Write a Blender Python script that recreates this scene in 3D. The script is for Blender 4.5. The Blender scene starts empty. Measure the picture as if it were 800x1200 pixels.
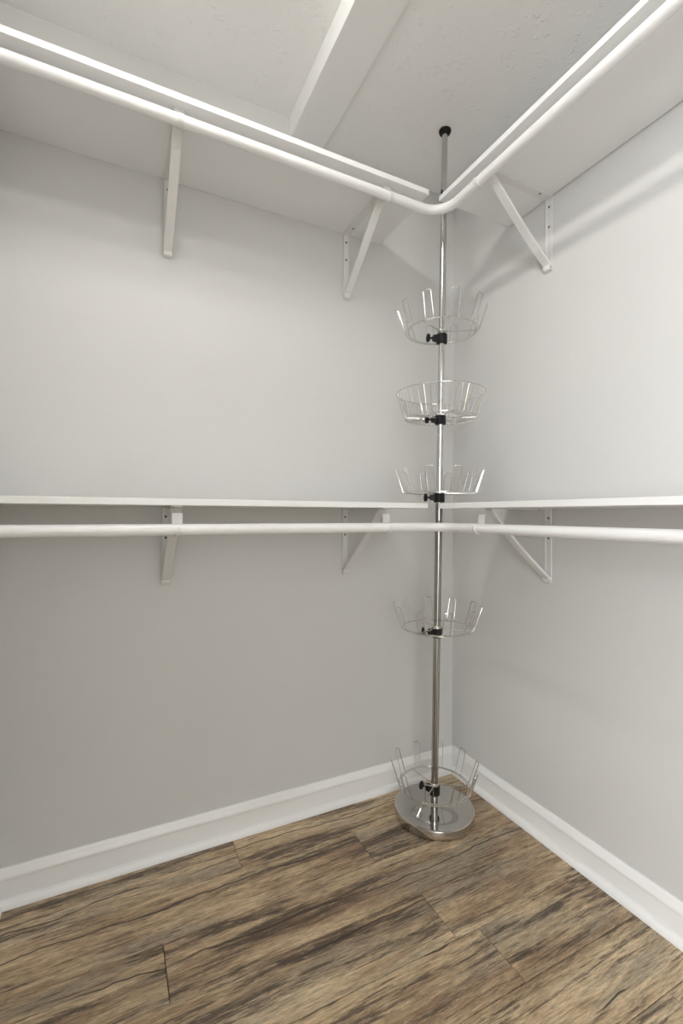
import bpy, bmesh, math, random
from mathutils import Vector, Matrix
random.seed(7)
scene = bpy.context.scene
C = scene.collection

# ------------------------------------------------------------------ camera, light, exposure
CEIL = 2.44
CEIL2 = 2.377                  # the lower part of the ceiling, right of the beam
YAW, PITCH, ROLL, FPX = 1.1127, 0.0053, 0.0042, 541.65
CAM = Vector((-1.2709, -1.5258, 1.0569))
fwd = Vector((math.cos(YAW), math.sin(YAW), 0)); rgt = Vector((math.sin(YAW), -math.cos(YAW), 0)); up = Vector((0, 0, 1))
f2 = fwd * math.cos(PITCH) + up * math.sin(PITCH); u2 = up * math.cos(PITCH) - fwd * math.sin(PITCH)
r3 = rgt * math.cos(ROLL) + u2 * math.sin(ROLL); u3 = u2 * math.cos(ROLL) - rgt * math.sin(ROLL)
cd = bpy.data.cameras.new('camera'); cam = bpy.data.objects.new('camera', cd); C.objects.link(cam)
M4 = Matrix((r3, u3, -f2)).transposed().to_4x4(); M4.translation = CAM
cam.matrix_world = M4
cd.sensor_fit = 'VERTICAL'; cd.sensor_height = 36; cd.lens = FPX / 1200 * 36; cd.clip_start = 0.02
scene.camera = cam

scene.view_settings.view_transform = 'Standard'
scene.view_settings.look = 'None'
scene.view_settings.gamma = 1
scene.view_settings.use_curve_mapping = False
scene.view_settings.exposure = 1.0

LAMP_POS = (-1.14, -0.86)      # ceiling wrap lamp running away from the left wall, above the frame
LAMP_EMIT = 33.0
FILL_W = 108.0                # power of an added, unseen fill light beyond the doorway
w = bpy.data.worlds.new('world'); scene.world = w; w.use_nodes = True
w.node_tree.nodes['Background'].inputs[0].default_value = (0.8, 0.86, 1, 1)
w.node_tree.nodes['Background'].inputs[1].default_value = 0.3
ld = bpy.data.lights.new('outer_room_fill', 'AREA'); ld.shape = 'RECTANGLE'; ld.size = 2.0; ld.size_y = 1.4; ld.energy = FILL_W; ld.color = (0.94, 0.97, 1.0)
lo = bpy.data.objects.new('outer_room_fill', ld); C.objects.link(lo); lo.location = (-2.95, -3.1, 1.35); lo.rotation_euler = (math.radians(90), 0, math.radians(-90))  # added fill, no window built; shines through the doorway onto the right wall

# ------------------------------------------------------------------ helpers
def nodes(name):
    m = bpy.data.materials.new(name); m.use_nodes = True
    nt = m.node_tree; return m, nt, nt.nodes['Principled BSDF']
def paint(name, col, rough=0.5, bump=0.0, scale=300, mottling=0.015, spec=0.5):
    m, nt, b = nodes(name)
    n = nt.nodes; l = nt.links
    g = n.new('ShaderNodeNewGeometry')
    t = n.new('ShaderNodeTexNoise'); t.inputs['Scale'].default_value = 2.2; t.inputs['Detail'].default_value = 4
    l.new(g.outputs['Position'], t.inputs['Vector'])
    r = n.new('ShaderNodeValToRGB')
    r.color_ramp.elements[0].position = 0.3; r.color_ramp.elements[1].position = 0.7
    r.color_ramp.elements[0].color = tuple(c * (1 - mottling) for c in col) + (1,)
    r.color_ramp.elements[1].color = tuple(min(1, c * (1 + mottling)) for c in col) + (1,)
    l.new(t.outputs['Fac'], r.inputs[0]); l.new(r.outputs[0], b.inputs['Base Color'])
    b.inputs['Roughness'].default_value = rough; b.inputs['Specular IOR Level'].default_value = spec
    if bump:
        t2 = n.new('ShaderNodeTexNoise'); t2.inputs['Scale'].default_value = scale; t2.inputs['Detail'].default_value = 3
        l.new(g.outputs['Position'], t2.inputs['Vector'])
        bp = n.new('ShaderNodeBump'); bp.inputs['Strength'].default_value = bump; bp.inputs['Distance'].default_value = 0.001
        l.new(t2.outputs['Fac'], bp.inputs['Height']); l.new(bp.outputs[0], b.inputs['Normal'])
    return m
def metal(name, col, rough, aniso=0.0):
    m, nt, b = nodes(name); n = nt.nodes; l = nt.links
    g = n.new('ShaderNodeNewGeometry'); t = n.new('ShaderNodeTexNoise'); t.inputs['Scale'].default_value = 60
    l.new(g.outputs['Position'], t.inputs['Vector'])
    mr = n.new('ShaderNodeMapRange'); mr.inputs['To Min'].default_value = rough * 0.8; mr.inputs['To Max'].default_value = rough * 1.25
    l.new(t.outputs['Fac'], mr.inputs['Value']); l.new(mr.outputs[0], b.inputs['Roughness'])
    b.inputs['Base Color'].default_value = col + (1,); b.inputs['Metallic'].default_value = 1
    return m

def box(bm, x0, x1, y0, y1, z0, z1):
    v = [bm.verts.new((x, y, z)) for x in (x0, x1) for y in (y0, y1) for z in (z0, z1)]
    for f in ((0, 1, 3, 2), (4, 6, 7, 5), (0, 4, 5, 1), (2, 3, 7, 6), (0, 2, 6, 4), (1, 5, 7, 3)):
        bm.faces.new([v[i] for i in f])
def bevel(bm, w, seg=2):
    bmesh.ops.recalc_face_normals(bm, faces=bm.faces)
    bmesh.ops.bevel(bm, geom=[e for e in bm.edges if len(e.link_faces) == 2 and e.calc_face_angle(0) > 0.6], offset=w, segments=seg, affect='EDGES', profile=0.7)
def tube(bm, pts, r, n=8, closed=False, caps=True):
    pts = [Vector(p) for p in pts]; N = len(pts); rings = []
    rr = r if isinstance(r, (list, tuple)) else [r] * N
    ref = None
    for i, p in enumerate(pts):
        a = pts[(i - 1) % N] if (closed or i > 0) else p
        b = pts[(i + 1) % N] if (closed or i < N - 1) else p
        t = (b - a).normalized()
        if ref is None:
            ref = Vector((0, 0, 1)) if abs(t.z) < 0.9 else Vector((1, 0, 0))
        ref = (ref - t * ref.dot(t)).normalized(); bi = t.cross(ref)
        rings.append([bm.verts.new(p + (ref * math.cos(2 * math.pi * k / n) + bi * math.sin(2 * math.pi * k / n)) * rr[i]) for k in range(n)])
    for i in range(N if closed else N - 1):
        A, B = rings[i], rings[(i + 1) % N]
        for k in range(n): bm.faces.new((A[k], A[(k + 1) % n], B[(k + 1) % n], B[k]))
    if not closed and caps:
        bm.faces.new(rings[0][::-1]); bm.faces.new(rings[-1])
def lathe(bm, prof, n=64, mat=None):
    rings = []
    for r, z in prof:
        if r == 0: rings.append([bm.verts.new((0, 0, z))])
        else: rings.append([bm.verts.new((r * math.cos(2 * math.pi * k / n), r * math.sin(2 * math.pi * k / n), z)) for k in range(n)])
    for A, B in zip(rings, rings[1:]):
        for k in range(n):
            a0, a1 = A[k % len(A)], A[(k + 1) % len(A)]; b0, b1 = B[k % len(B)], B[(k + 1) % len(B)]
            vs = [a0] + ([a1] if a1 is not a0 else []) + ([b1] if b1 is not b0 else []) + [b0]
            if len(vs) > 2: bm.faces.new(vs)
    if mat is not None: bmesh.ops.transform(bm, matrix=mat, verts=[v for R in rings for v in R])
def strip(bm, path, width_vec, thick, widths=None):
    """a flat strap: path of points, width along width_vec, thickness normal to both"""
    wv = Vector(width_vec); P = [Vector(p) for p in path]; N = len(P); rows = []
    for i, p in enumerate(P):
        t = (P[min(i + 1, N - 1)] - P[max(i - 1, 0)]).normalized(); nrm = t.cross(wv.normalized()).normalized()
        k = widths[i] if widths else 1.0
        rows.append([bm.verts.new(p + wv * k * 0.5 * s + nrm * thick * 0.5 * q) for s, q in ((-1, -1), (1, -1), (1, 1), (-1, 1))])
    for A, B in zip(rows, rows[1:]):
        for k in range(4): bm.faces.new((A[k], A[(k + 1) % 4], B[(k + 1) % 4], B[k]))
    bm.faces.new(rows[0][::-1]); bm.faces.new(rows[-1])
def obj(name, bm, m, parent=None, smooth=False, loc=None):
    bmesh.ops.recalc_face_normals(bm, faces=bm.faces)
    me = bpy.data.meshes.new(name); bm.to_mesh(me); bm.free()
    if m: me.materials.append(m)
    if smooth:
        for p in me.polygons: p.use_smooth = True
        try: me.set_sharp_from_angle(angle=math.radians(35))
        except Exception: pass
    o = bpy.data.objects.new(name, me); C.objects.link(o)
    if parent is not None: o.parent = parent
    if loc is not None: o.location = loc
    return o
def tag(o, label, cat=None, group=None, kind=None):
    o['label'] = label
    if cat: o['category'] = cat
    if group: o['group'] = group
    if kind: o['kind'] = kind
    return o
def thing(name, label, cat, loc=(0, 0, 0), rotz=0, group=None):
    o = bpy.data.objects.new(name, None); C.objects.link(o); o.empty_display_size = 0.05
    o.location = loc; o.rotation_euler = (0, 0, rotz)
    return tag(o, label, cat, group)
def dup_tree(o, parent=None):
    c = o.copy(); C.objects.link(c)
    if parent is not None: c.parent = parent
    for ch in list(o.children): dup_tree(ch, c)
    return c

# ------------------------------------------------------------------ materials
M_wall = paint('wall_paint', (0.63, 0.625, 0.608), 0.55, 0.12, 260)
M_trim = paint('trim_paint', (0.84, 0.835, 0.82), 0.35, 0.05, 120, 0.01)
M_shelf = paint('shelf_paint', (0.80, 0.797, 0.785), 0.4, 0.05, 90, 0.01)
M_rod = paint('rod_paint', (0.78, 0.775, 0.765), 0.32, 0.0, 90, 0.008)
M_brk = paint('bracket_enamel', (0.72, 0.71, 0.69), 0.3, 0.0, 90, 0.015)
M_beam = paint('beam_paint', (0.84, 0.835, 0.82), 0.5, 0.06, 140, 0.01)
M_black = paint('black_plastic', (0.008, 0.008, 0.009), 0.5, spec=0.25)
M_dark = paint('dark_screw', (0.09, 0.085, 0.08), 0.5)
M_chrome = metal('chrome', (0.58, 0.57, 0.55), 0.13)
M_disc = metal('brushed_chrome', (0.62, 0.60, 0.57), 0.07)
M_chrome2 = metal('chrome_dark_reflection', (0.40, 0.39, 0.375), 0.14)  # chrome again, its reflection of dark surroundings put into a darker colour
M_wire = metal('chrome_wire', (0.70, 0.69, 0.67), 0.18)

# textured ceiling (sparse knock-down blobs)
M_ceil, nt, b = nodes('textured_ceiling'); n = nt.nodes; l = nt.links
b.inputs['Base Color'].default_value = (0.88, 0.875, 0.86, 1); b.inputs['Roughness'].default_value = 0.8
g = n.new('ShaderNodeNewGeometry')
t1 = n.new('ShaderNodeTexNoise'); t1.inputs['Scale'].default_value = 75; t1.inputs['Detail'].default_value = 3; t1.inputs['Distortion'].default_value = 0.6
t2 = n.new('ShaderNodeTexNoise'); t2.inputs['Scale'].default_value = 16; t2.inputs['Detail'].default_value = 1
l.new(g.outputs['Position'], t1.inputs['Vector']); l.new(g.outputs['Position'], t2.inputs['Vector'])
ra = n.new('ShaderNodeValToRGB'); ra.color_ramp.elements[0].position = 0.57; ra.color_ramp.elements[1].position = 0.66
rb = n.new('ShaderNodeValToRGB'); rb.color_ramp.elements[0].position = 0.50; rb.color_ramp.elements[1].position = 0.58
l.new(t1.outputs['Fac'], ra.inputs[0]); l.new(t2.outputs['Fac'], rb.inputs[0])
mu = n.new('ShaderNodeMath'); mu.operation = 'MULTIPLY'; l.new(ra.outputs[0], mu.inputs[0]); l.new(rb.outputs[0], mu.inputs[1])
t3 = n.new('ShaderNodeTexNoise'); t3.inputs['Scale'].default_value = 130; l.new(g.outputs['Position'], t3.inputs['Vector'])
ad = n.new('ShaderNodeMath'); ad.operation = 'MULTIPLY_ADD'; l.new(t3.outputs['Fac'], ad.inputs[0]); ad.inputs[1].default_value = 0.25; l.new(mu.outputs[0], ad.inputs[2])
bp = n.new('ShaderNodeBump'); bp.inputs['Strength'].default_value = 0.6; bp.inputs['Distance'].default_value = 0.002
l.new(ad.outputs[0], bp.inputs['Height']); l.new(bp.outputs[0], b.inputs['Normal'])

# rustic wood-print vinyl plank
M_wood, nt, b = nodes('rustic_wood_plank'); n = nt.nodes; l = nt.links
g = n.new('ShaderNodeNewGeometry'); oi = n.new('ShaderNodeObjectInfo')
off = n.new('ShaderNodeVectorMath'); off.operation = 'MULTIPLY_ADD'
cmb = n.new('ShaderNodeCombineXYZ')
for k in range(3): l.new(oi.outputs['Random'], cmb.inputs[k])
l.new(cmb.outputs[0], off.inputs[0]); off.inputs[1].default_value = (37.0, 23.0, 11.0); l.new(g.outputs['Position'], off.inputs[2])
# gentle warp of the grain
wn = n.new('ShaderNodeTexNoise'); wn.inputs['Scale'].default_value = 5.0; wn.inputs['Detail'].default_value = 2
l.new(off.outputs[0], wn.inputs['Vector'])
wm = n.new('ShaderNodeVectorMath'); wm.operation = 'MULTIPLY_ADD'; wm.inputs[1].default_value = (0.0, 0.012, 0.0)
l.new(wn.outputs['Color'], wm.inputs[0]); l.new(off.outputs[0], wm.inputs[2])
def grain(sx, sy, detail=4, rough=0.6, dist=0.0, shift=0.0):
    mp = n.new('ShaderNodeMapping'); mp.inputs['Scale'].default_value = (sx, sy, 1); mp.inputs['Location'].default_value = (shift, shift * 1.7, 0)
    l.new(wm.outputs[0], mp.inputs['Vector'])
    t = n.new('ShaderNodeTexNoise'); t.inputs['Scale'].default_value = 1; t.inputs['Detail'].default_value = detail; t.inputs['Roughness'].default_value = rough; t.inputs['Distortion'].default_value = dist
    l.new(mp.outputs[0], t.inputs['Vector']); return t.outputs['Fac']
def ramp(src, stops):
    r = n.new('ShaderNodeValToRGB'); e = r.color_ramp.elements
    e[0].position, e[0].color = stops[0][0], stops[0][1]; e[1].position, e[1].color = stops[-1][0], stops[-1][1]
    for p, c in stops[1:-1]:
        x = e.new(p); x.color = c
    l.new(src, r.inputs[0]); return r.outputs[0]
def mix(fac, a, bb, mode='MIX'):
    mx = n.new('ShaderNodeMix'); mx.data_type = 'RGBA'; mx.blend_type = mode
    for s, q in ((mx.inputs['Factor'], fac), (mx.inputs['A'], a), (mx.inputs['B'], bb)):
        if hasattr(q, 'is_linked'): l.new(q, s)
        else: s.default_value = q
    return mx.outputs['Result']
G = lambda v: (v, v, v, 1)
base = ramp(grain(1.7, 12, 9, 0.72, 0.0), [(0.34, (0.17, 0.105, 0.062, 1)), (0.44, (0.29, 0.20, 0.12, 1)), (0.52, (0.42, 0.31, 0.19, 1)), (0.64, (0.56, 0.44, 0.285, 1))])
gray = ramp(grain(1.7, 12, 6, 0.7, 0.0, 5.3), [(0.51, G(0)), (0.60, G(0.7))])
c1 = mix(gray, base, (0.27, 0.225, 0.165, 1))
band = ramp(grain(1.5, 15, 7, 0.70, 0.0, 9.1), [(0.53, G(0)), (0.58, G(1))])
stroke = ramp(grain(6, 90, 6, 0.8, 0.0, 3.7), [(0.40, G(0.1)), (0.52, G(0.92))])
sm = mix(1.0, band, stroke, 'MULTIPLY')
c2 = mix(sm, c1, (0.072, 0.048, 0.034, 1))
thin = ramp(grain(4, 80, 7, 0.8, 0.0, 21.0), [(0.55, G(0)), (0.60, G(0.9))])
c2 = mix(thin, c2, (0.085, 0.058, 0.038, 1))
fine = ramp(grain(22, 240, 5, 0.85), [(0.36, G(0.55)), (0.64, G(1.45))])
c3 = mix(1.0, c2, fine, 'MULTIPLY')
fleck = ramp(grain(22, 150, 5, 0.8, 0.0, 2.2), [(0.58, G(0)), (0.66, G(0.5))])
c4 = mix(fleck, c3, (0.60, 0.49, 0.34, 1))
# long wavy drying cracks running with the grain
wob = grain(2.6, 1.5, 4, 0.55, 0.0, 30.0)
sep = n.new('ShaderNodeSeparateXYZ'); l.new(off.outputs[0], sep.inputs[0])
m1 = n.new('ShaderNodeMath'); m1.operation = 'MULTIPLY_ADD'; l.new(wob, m1.inputs[0]); m1.inputs[1].default_value = 0.10; l.new(sep.outputs['Y'], m1.inputs[2])
m2 = n.new('ShaderNodeMath'); m2.operation = 'MULTIPLY'; l.new(m1.outputs[0], m2.inputs[0]); m2.inputs[1].default_value = 7.0
m3 = n.new('ShaderNodeMath'); m3.operation = 'FRACT'; l.new(m2.outputs[0], m3.inputs[0])
sb = n.new('ShaderNodeMath'); sb.operation = 'SUBTRACT'; l.new(m3.outputs[0], sb.inputs[0]); sb.inputs[1].default_value = 0.5
ab = n.new('ShaderNodeMath'); ab.operation = 'ABSOLUTE'; l.new(sb.outputs[0], ab.inputs[0])
crack = ramp(ab.outputs[0], [(0.007, G(0.95)), (0.020, G(0))])
cmask = ramp(grain(1.3, 5, 3, 0.6, 0.0, 44.0), [(0.46, G(0)), (0.52, G(1))])
cm = mix(1.0, crack, cmask, 'MULTIPLY')
c5 = mix(cm, c4, (0.03, 0.022, 0.016, 1))
hs = n.new('ShaderNodeHueSaturation'); l.new(c5, hs.inputs['Color'])
mr = n.new('ShaderNodeMapRange'); l.new(oi.outputs['Random'], mr.inputs['Value']); mr.inputs['To Min'].default_value = 1.04; mr.inputs['To Max'].default_value = 1.24
l.new(mr.outputs[0], hs.inputs['Value'])
l.new(hs.outputs[0], b.inputs['Base Color'])
b.inputs['Roughness'].default_value = 0.48
bp = n.new('ShaderNodeBump'); bp.inputs['Strength'].default_value = 0.25; bp.inputs['Distance'].default_value = 0.001
l.new(fine, bp.inputs['Height']); l.new(bp.outputs[0], b.inputs['Normal'])
M_outer = paint('outer_room_paint', (0.8, 0.795, 0.78), 0.6)
M_oak = paint('outer_room_floor', (0.42, 0.34, 0.25), 0.5)
M_sub = paint('underlay', (0.05, 0.04, 0.03), 0.9)

# ------------------------------------------------------------------ the room
XW, YS = -1.557, -1.86          # end wall on the far left, wall with the doorway behind the camera
DX0, DX1, DZ = -1.50, -0.72, 2.03
def wall(name, parts, label):
    bm = bmesh.new()
    for p in parts: box(bm, *p)
    return tag(obj(name, bm, M_wall), label, kind='structure')
T = 0.1
wall('wall_left', [(XW - T, T, 0, T, -0.02, CEIL)], 'greige painted wall filling the left side behind the long shelves')
wall('wall_right', [(0, T, YS - T, 0, -0.02, CEIL)], 'greige painted wall on the right of the corner')
wall('wall_side', [(XW - T, XW, YS - T, 0, -0.02, CEIL)], 'greige painted end wall at the far left edge')
wall('wall_rear', [(XW, DX0, YS - T, YS, -0.02, CEIL), (DX1, 0, YS - T, YS, -0.02, CEIL), (DX0, DX1, YS - T, YS, DZ, CEIL)], 'greige painted wall with a doorway behind the viewer')
bm = bmesh.new(); box(bm, XW - T, T, YS - T, T, CEIL, CEIL + 0.08)
tag(obj('ceiling', bm, M_ceil), 'pale ceiling with a light knock-down texture', kind='structure')
# neighbouring room (only its light and bounce matter)
bm = bmesh.new()
box(bm, -3.0, 0.9, -4.3, -4.2, -0.02, CEIL); box(bm, -3.1, -3.0, -4.3, YS - T, -0.02, CEIL); box(bm, 0.9, 1.0, -4.3, YS - T, -0.02, CEIL)
box(bm, -3.0, XW - T, YS - T - 0.02, YS - T, -0.02, CEIL); box(bm, T, 0.9, YS - T - 0.02, YS - T, -0.02, CEIL)
tag(obj('wall_outer', bm, M_outer), 'walls of the neighbouring room beyond the doorway', kind='structure')
bm = bmesh.new(); box(bm, -3.1, 1.0, -4.3, YS - T, CEIL, CEIL + 0.08)
tag(obj('ceiling', bm, M_ceil), 'ceiling of the neighbouring room', kind='structure')
bm = bmesh.new(); box(bm, -3.1, 1.0, -4.3, YS - T, -0.03, 0.0)
tag(obj('floor', bm, M_oak), 'floor of the neighbouring room', kind='structure')

# floor: each plank its own piece
bm = bmesh.new(); box(bm, XW, 0, YS - T, 0, -0.03, -0.006)
floor = tag(obj('floor', bm, M_sub), 'rustic brown wood plank floor', kind='structure')
ROW, LEN, GAP = 0.1535, 1.22, 0.0008
joints = [-0.92, -0.55, -1.155, -0.495, -0.427, -0.85, -0.16, -1.24, -0.62, -0.30, -1.0, -0.44, -0.88]
plank_mesh = {}
for i in range(13):
    y1 = 0 if i == 0 else -0.155 - (i - 1) * ROW; y0 = max(-0.155 - i * ROW, YS - T)
    cuts = sorted({XW, 0.0} | {c for c in (joints[i], joints[i] - LEN, joints[i] + LEN) if XW + 0.02 < c < -0.02})
    for a, c in zip(cuts, cuts[1:]):
        L, W = c - a - 2 * GAP, y1 - y0 - 2 * GAP
        key = (round(L, 4), round(W, 4))
        if key not in plank_mesh:
            bm = bmesh.new(); box(bm, -L / 2, L / 2, -W / 2, W / 2, -0.006, 0)
            bmesh.ops.bevel(bm, geom=[e for e in bm.edges if all(v.co.z > -0.001 for v in e.verts)], offset=0.0009, segments=1, affect='EDGES')
            o = obj('plank', bm, M_wood, floor); plank_mesh[key] = o.data
        else:
            o = bpy.data.objects.new('plank', plank_mesh[key]); C.objects.link(o); o.parent = floor
        o.location = ((a + c) / 2, (y0 + y1) / 2, 0)

# baseboards: flat board, eased cap and shoe moulding
def extrude_profile(bm, prof, a, b2, out, m0=0, m1=0):
    """prof = (distance out of wall, z); run from a to b2 along the wall, ends mitred by m0/m1 * distance"""
    a, b2, out = Vector(a), Vector(b2), Vector(out); d = (b2 - a).normalized()
    A = [bm.verts.new(a + out * q + Vector((0, 0, z)) + d * q * m0) for q, z in prof]
    B = [bm.verts.new(b2 + out * q + Vector((0, 0, z)) - d * q * m1) for q, z in prof]
    N = len(prof)
    for k in range(N): bm.faces.new((A[k], A[(k + 1) % N], B[(k + 1) % N], B[k]))
    bm.faces.new(A[::-1]); bm.faces.new(B)
P_board = [(0, 0.0), (0.011, 0.0), (0.011, 0.071), (0, 0.071)]
P_cap = [(0, 0.071), (0.0135, 0.071), (0.0145, 0.0745), (0.0135, 0.080), (0.0105, 0.086), (0.0075, 0.092), (0.0058, 0.098), (0.004, 0.1), (0, 0.1)]
P_shoe = [(0.011, 0.0)] + [(0.011 + 0.017 * math.cos(t), 0.020 * math.sin(t)) for t in [k * math.pi / 12 for k in range(7)]]
def baseboard(name, a, b2, out, label, m0=1, m1=1):
    bm = bmesh.new(); extrude_profile(bm, P_board, a, b2, out, m0, m1)
    o = tag(obj(name, bm, M_trim), label, kind='structure')
    bm = bmesh.new(); extrude_profile(bm, P_cap, a, b2, out, m0, m1); obj('cap_moulding', bm, M_trim, o, True)
    bm = bmesh.new(); extrude_profile(bm, P_shoe, a, b2, out, m0, m1); obj('shoe_moulding', bm, M_trim, o, True)
baseboard('baseboard_left', (XW, 0, 0), (0, 0, 0), (0, -1, 0), 'white baseboard with shoe moulding along the left wall')
baseboard('baseboard_right', (0, 0, 0), (0, YS, 0), (-1, 0, 0), 'white baseboard with shoe moulding along the right wall')
baseboard('baseboard_side', (XW, YS, 0), (XW, 0, 0), (1, 0, 0), 'white baseboard on the end wall at the far left')

# boxed beam across the ceiling
bm = bmesh.new(); box(bm, -0.730, -0.606, YS, 0, 2.362, CEIL); bevel(bm, 0.003)
tag(obj('trim_1', bm, M_beam), 'smooth boxed beam dropped below the textured ceiling', kind='structure')
bm = bmesh.new(); box(bm, -0.606, T, YS - T, T, CEIL2, CEIL)
tag(obj('ceiling', bm, M_ceil), 'lower stretch of textured ceiling over the corner with the pole', kind='structure')
# door casing behind the viewer
bm = bmesh.new()
box(bm, DX0 - 0.05, DX0, YS, YS + 0.016, 0, DZ + 0.06); box(bm, DX1, DX1 + 0.06, YS, YS + 0.016, 0, DZ + 0.06); box(bm, DX0, DX1, YS, YS + 0.016, DZ, DZ + 0.06)
tag(obj('trim_2', bm, M_trim), 'white casing round the doorway behind the viewer', kind='structure')

# ------------------------------------------------------------------ shelves
ZU, ZL, TH, DEP = 2.0925, 1.0778, 0.0168, 0.313
def shelf(name, x0, x1, y0, y1, z, label, group=None):
    bm = bmesh.new(); box(bm, x0, x1, y0, y1, z, z + TH); bevel(bm, 0.0018)
    return tag(obj(name, bm, M_shelf), label, 'shelf', group)
for z, word in ((ZU, 'upper'), (ZL, 'lower')):
    hi = 'high up near the ceiling' if word == 'upper' else 'at mid height'
    shelf('closet_shelf', XW + 0.001, -0.362, -DEP, -0.0004, z, 'long white %s closet shelf on the left wall, %s' % (word, hi))
    shelf('closet_shelf', -DEP, -0.004, YS + 0.02, -0.302, z, 'white %s closet shelf on the right wall, %s' % (word, hi))

# ------------------------------------------------------------------ hanging rods
RR, RY = 0.0144, 0.304
def rod(z, label, bend=0.078):
    t = thing('closet_rod', label, 'rod', (0, 0, 0))
    e = RY + bend
    bm = bmesh.new(); tube(bm, [(XW + 0.004, -RY, z), (-e, -RY, z)], RR, 24); obj('straight_tube', bm, M_rod, t, True)
    bm = bmesh.new(); tube(bm, [(-RY, -e, z), (-RY, YS + 0.03, z)], RR, 24); obj('straight_tube', bm, M_rod, t, True)
    pts = [(-e + bend * math.sin(a), -RY - bend + bend * math.cos(a), z) for a in [k * math.pi / 2 / 20 for k in range(21)]]
    bm = bmesh.new(); tube(bm, pts, RR, 24); obj('corner_elbow', bm, M_rod, t, True)
    return t
rod(2.048, 'white closet rod bending round the corner under the upper shelves')
rod(1.017, 'white closet rod bending round the corner under the lower shelves')

# ------------------------------------------------------------------ brackets (local: wall plane y=0, out of wall = -y, top at z=0)
def make_bracket():
    t = thing('shelf_bracket', '', 'bracket')
    Wd = 0.026; H = 0.241
    bm = bmesh.new()
    strip(bm, [(0, -0.0018, 0), (0, -0.0018, -H)], (Wd * 0.84, 0, 0), 0.003)
    for s in (-1, 1): box(bm, s * Wd * 0.42 - 0.0012, s * Wd * 0.42 + 0.0012, -0.006, -0.0005, -H + 0.004, -0.002)
    bevel(bm, 0.0005, 1)
    obj('wall_plate', bm, M_brk, t)
    bm = bmesh.new()
    strip(bm, [(0, -0.001, -0.0018), (0, -0.287, -0.0018)], (Wd, 0, 0), 0.003)
    obj('shelf_arm', bm, M_brk, t)
    bm = bmesh.new(); n_ = 12; A = Vector((0, -0.009, -H + 0.012)); B = Vector((0, -0.262, -0.006)); path = []
    for k in range(n_ + 1):
        u = k / n_; p = A.lerp(B, u); nb = Vector((0, (B - A).z, -(B - A).y)).normalized(); path.append(p + nb * (-0.006 * math.sin(math.pi * u)))
    strip(bm, path, (Wd * 0.9, 0, 0), 0.0028)
    for s in (-1, 1):
        strip(bm, [p + Vector((s * Wd * 0.45, 0.002, 0.002)) for p in path], (0.0022, 0, 0), 0.007)
    foot = [(0, -0.004, -H + 0.002), (0, -0.012, -H + 0.004), (0, -0.016, -H + 0.012), (0, -0.012, -H + 0.022)]
    strip(bm, foot, (Wd * 0.95, 0, 0), 0.003)
    obj('brace', bm, M_brk, t, True)
    # hook that cradles the rod
    zr = -0.0445; r = RR + 0.0016; bm = bmesh.new()
    path = [(0, -0.285, -0.003), (0, -RY + r, -0.010), (0, -RY + r, zr)]; wd = [1, 1, 0.9]
    for k in range(1, 11):
        a = k * math.radians(205) / 10; path.append((0, -RY + r * math.cos(a), zr - r * math.sin(a))); wd.append(0.9 - 0.06 * k)
    strip(bm, path, (Wd, 0, 0), 0.0026, wd); obj('rod_hook', bm, M_brk, t, True)
    def screw(p, axis):
        bm = bmesh.new(); m = Vector(p); d = Vector(axis)
        q = d.to_track_quat('Z', 'Y').to_matrix().to_4x4(); q.translation = m
        lathe(bm, [(0, 0.0016), (0.002, 0.0015), (0.0036, 0.0006), (0.0038, 0)], 12, q)
        obj('screw', bm, M_dark, t, True)
    screw((0, -0.0033, -0.030), (0, -1, 0)); screw((0, -0.0033, -0.095), (0, -1, 0))
    screw((0.004, -0.05, -0.0033), (0, 0, -1)); screw((-0.004, -0.245, -0.0033), (0, 0, -1))
    return t
brk0 = make_bracket()
spots = [(-1.1255, 0, ZU, 0, 'white metal bracket under the left end of the upper left shelf'),
         (-0.5048, 0, ZU, 0, 'white metal bracket under the upper left shelf, nearest the corner'),
         (0, -0.4755, ZU, -math.pi / 2, 'white metal bracket holding the upper right shelf on the right wall'),
         (-1.1255, 0, ZL, 0, 'white metal bracket under the left end of the lower left shelf'),
         (-0.5048, 0, ZL, 0, 'white metal bracket under the lower left shelf, nearest the corner'),
         (0, -0.4755, ZL, -math.pi / 2, 'white metal bracket holding the lower right shelf on the right wall')]
for i, (x, y, z, rz, lab) in enumerate(spots):
    o = brk0 if i == 0 else dup_tree(brk0)
    o.location = (x, y, z); o.rotation_euler = (0, 0, rz); tag(o, lab, 'bracket', 'closet shelf brackets')
    if z == ZL:                                            # the lower rod hangs a little deeper under its shelf
        for ch in o.children:
            if ch.name.startswith('rod_hook'): ch.location.z = -0.0163

# ------------------------------------------------------------------ revolving shoe rack
RX, RYY = -0.252, -0.2065
rack = thing('revolving_shoe_rack', 'tall chrome floor-to-ceiling pole rack with five wire shoe baskets standing in the corner', 'shoe rack', (RX, RYY, 0))
TOPV = Vector((-0.2575 - RX, -0.262 - RYY, CEIL2))
def axis_at(z): return TOPV * (z / CEIL2)
bm = bmesh.new()
lathe(bm, [(0, 0.0005), (0.128, 0.0005), (0.134, 0.003), (0.1375, 0.007), (0.1385, 0.012), (0.1385, 0.029), (0.1372, 0.0325), (0.1340, 0.0345), (0.1310, 0.0342), (0.1290, 0.0333), (0.06, 0.0334), (0, 0.0335)], 96)
obj('round_base', bm, M_disc, rack, True)
bm = bmesh.new(); tube(bm, [axis_at(0.033), axis_at(1.112)], 0.0125, 24); obj('lower_tube', bm, M_chrome2, rack, True)
bm = bmesh.new(); tube(bm, [axis_at(1.05), axis_at(2.15)], 0.0108, 24); obj('upper_tube', bm, M_chrome, rack, True)
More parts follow.
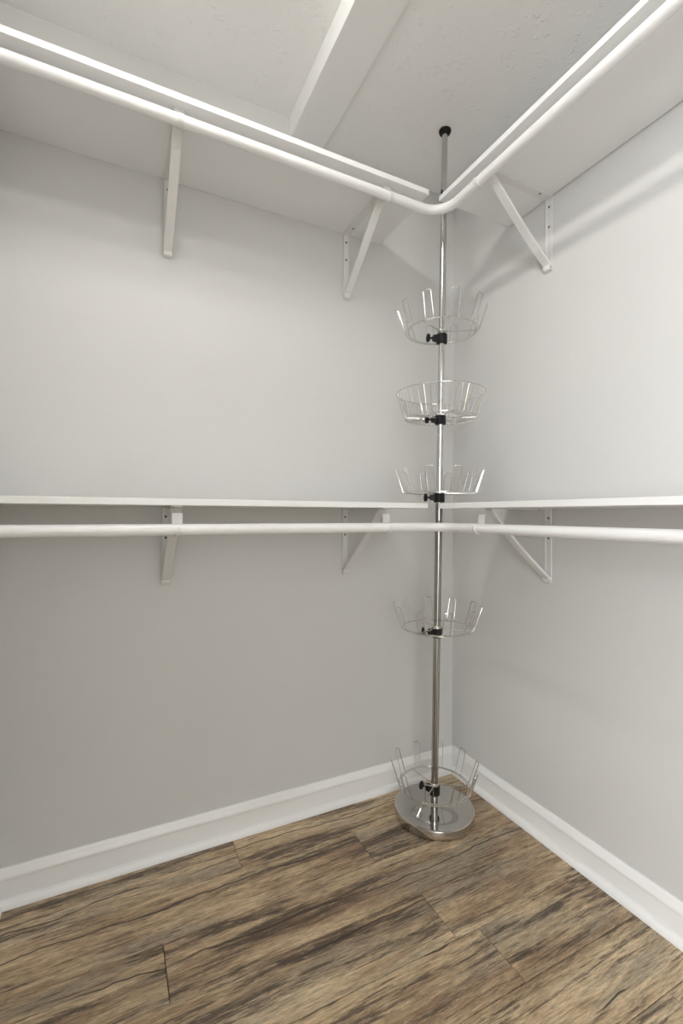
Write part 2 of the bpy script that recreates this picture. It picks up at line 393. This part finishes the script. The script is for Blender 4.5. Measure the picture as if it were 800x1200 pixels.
bm = bmesh.new(); tube(bm, [axis_at(2.13), axis_at(2.362)], 0.0095, 24); obj('extension_tube', bm, M_chrome, rack, True)
bm = bmesh.new(); lathe(bm, [(0, CEIL2 - 0.014), (0.012, CEIL2 - 0.014), (0.018, CEIL2 - 0.010), (0.0205, CEIL2 - 0.004), (0.0205, CEIL2 - 0.0003), (0, CEIL2 - 0.0003)], 32, Matrix.Translation((TOPV.x, TOPV.y, 0)))
obj('ceiling_foot', bm, M_black, rack, True)
back = -Vector((f2.x, f2.y, 0)).normalized(); side = Vector((r3.x, r3.y, 0)).normalized()
bm = bmesh.new(); c = axis_at(2.150) + back * 0.004 - side * 0.002
tube(bm, [c + Vector((0.0125 * math.cos(a), 0.0125 * math.sin(a), 0.002 * math.sin(a))) for a in [k * math.pi / 10 for k in range(20)]], 0.0024, 8, True)
tube(bm, [c + back * 0.012 - side * 0.008 + Vector((0, 0, 0.014)), c + back * 0.014 - side * 0.010, c + back * 0.014 - side * 0.012 + Vector((0, 0, -0.018))], 0.0036, 8)
tube(bm, [c + back * 0.014, c + back * 0.016 + side * 0.010 + Vector((0, 0, -0.004)), c + back * 0.016 + side * 0.016 + Vector((0, 0, -0.009))], 0.002, 8)
obj('cable_tie', bm, M_black, rack, True)

ANG0 = math.atan2(back.y, back.x)       # azimuth that faces the room
WR = 0.00165
def circle(r, z, n_=64): return [(r * math.cos(2 * math.pi * k / n_), r * math.sin(2 * math.pi * k / n_), z) for k in range(n_)]
def loop_bm():
    r0, r1, hh, w0, w1 = 0.115, 0.1505, 0.081, 0.0135, 0.0125
    right_leg = [(r0, w0, 0.0005), (0.121, w0, 0.0002), (0.1255, w0, 0.004), (0.129, w0, 0.015), (r1 - 0.001, w1, hh - 0.005)]
    arc = [(r1, w1 * 0.96, hh - 0.0015), (r1 + 0.0006, w1 * 0.78, hh + 0.0004), (r1 + 0.001, 0, hh + 0.0006)]
    half = right_leg + arc
    pts = half + [(x, -y, z) for x, y, z in half[:-1][::-1]]
    bm = bmesh.new(); tube(bm, pts, WR, 6); return bm
def clamp(z, knob_ang):
    c = axis_at(z)
    bm = bmesh.new()
    lathe(bm, [(0.0132, -0.017), (0.0175, -0.017), (0.019, -0.015), (0.019, 0.013), (0.0175, 0.015), (0.0132, 0.015)], 24)
    d = Vector((math.cos(knob_ang), math.sin(knob_ang), 0)); s = Vector((-d.y, d.x, 0))
    v = []
    for a_, h_ in ((0.012, 0.012), (0.032, 0.012)):
        for q, r in ((-1, -1), (1, -1), (1, 1), (-1, 1)):
            k = 1.0 if a_ < 0.02 else 0.72
            v.append(bm.verts.new(d * a_ + s * q * 0.010 * k + Vector((0, 0, r * h_ * k))))
    for f in ((0, 1, 2, 3), (4, 7, 6, 5), (0, 4, 5, 1), (1, 5, 6, 2), (2, 6, 7, 3), (3, 7, 4, 0)): bm.faces.new([v[i] for i in f])
    o = obj('clamp', bm, M_black, rack, True, c)
    bm = bmesh.new(); q = d.to_track_quat('Z', 'Y').to_matrix().to_4x4()
    lathe(bm, [(0, 0.030), (0.0035, 0.030), (0.0035, 0.042), (0.009, 0.043), (0.0135, 0.045), (0.0145, 0.048), (0.0135, 0.052), (0.006, 0.054), (0, 0.054)], 16, q)
    obj('knob', bm, M_black, o, True)
LOOP = None
def basket(z, turn, knob_turn, kind='loops'):
    global LOOP
    c = axis_at(z + (0.005 if kind == 'ring' else 0.016) + (0.008 if z > 1.6 else 0)); a0 = ANG0 + turn
    bm = bmesh.new()
    lathe(bm, [(0.0118, -0.002), (0.0155, -0.002), (0.0155, 0.006), (0.013, 0.009), (0.0118, 0.009)], 24)
    R0 = 0.123
    if kind == 'loops':
        tube(bm, circle(R0, 0), WR, 6, True); tube(bm, circle(0.115, 0.0012), WR, 6, True)
    else:
        tube(bm, circle(R0, 0), WR * 1.1, 6, True); tube(bm, circle(0.151, 0.086), WR * 1.35, 6, True); tube(bm, circle(0.070, -0.001), WR, 6, True)
    o = obj('wire_basket', bm, M_wire, rack, True, c)
    nsp = 3 if kind == 'loops' else 6
    for k in range(nsp):
        a = a0 + (math.radians(47) if kind == 'loops' else 0) * -1 + 2 * math.pi * k / nsp
        bm = bmesh.new(); tube(bm, [(0.0145, 0, 0.002), (0.03, 0, -0.001), (R0 - 0.002, 0, -0.0015)], WR * 1.1, 6)
        s = obj('spoke', bm, M_wire, o, True); s.rotation_euler = (0, 0, a)
    if kind == 'loops':
        for k in range(10):
            if LOOP is None:
                s = obj('wire_loop', loop_bm(), M_wire, o, True); LOOP = s
            else:
                s = LOOP.copy(); C.objects.link(s); s.parent = o
            s.rotation_euler = (0, 0, a0 + 2 * math.pi * k / 10)
    else:
        first = None
        for k in range(44):
            if first is None:
                bm = bmesh.new(); tube(bm, [(0.070, 0, 0.001), (0.117, 0, 0.001), (0.1225, 0, 0.002), (0.1255, 0, 0.008), (0.150, 0, 0.085)], WR * 0.85, 6)
                first = s = obj('upright_wire', bm, M_wire, o, True)
            else:
                s = first.copy(); C.objects.link(s); s.parent = o
            s.rotation_euler = (0, 0, a0 + 2 * math.pi * k / 44)
        o['label'] = 'chrome wire basket closed by a rim ring and thin upright wires'
    clamp(z, ANG0 + knob_turn)
left = -math.pi / 2                      # towards the left of the photograph
basket(1.667, 0.10, left + 0.15)
basket(1.387, 0.0, left + 0.15, 'ring')
basket(1.117, 0.2, left + 0.1)
basket(0.646, 0.03, left - 0.3)
basket(0.091, 0.31, left - 0.55)

# ------------------------------------------------------------------ ceiling lamp (above the frame, lights the closet)
M_lamp, nt, b = nodes('lamp_diffuser'); b.inputs['Emission Color'].default_value = (1.0, 0.985, 0.96, 1); b.inputs['Emission Strength'].default_value = LAMP_EMIT
b.inputs['Base Color'].default_value = (0.8, 0.8, 0.8, 1)
lamp = thing('ceiling_light', 'slim white wrap light fixed to the ceiling above the viewer', 'lamp', (LAMP_POS[0], LAMP_POS[1], CEIL))
bm = bmesh.new(); box(bm, -0.065, 0.065, -0.17, 0.17, -0.012, 0); bevel(bm, 0.003); obj('lamp_base', bm, M_brk, lamp)
bm = bmesh.new(); prof = [(0.055 * math.cos(t), -0.0125 - 0.036 * math.sin(t)) for t in [k * math.pi / 12 for k in range(13)]]
A = [bm.verts.new((x, -0.16, z)) for x, z in prof]; B = [bm.verts.new((x, 0.16, z)) for x, z in prof]
for k in range(13): bm.faces.new((A[k], A[(k + 1) % 13], B[(k + 1) % 13], B[k]))
bm.faces.new(A[::-1]); bm.faces.new(B)
obj('lamp_shade', bm, M_lamp, lamp, True)
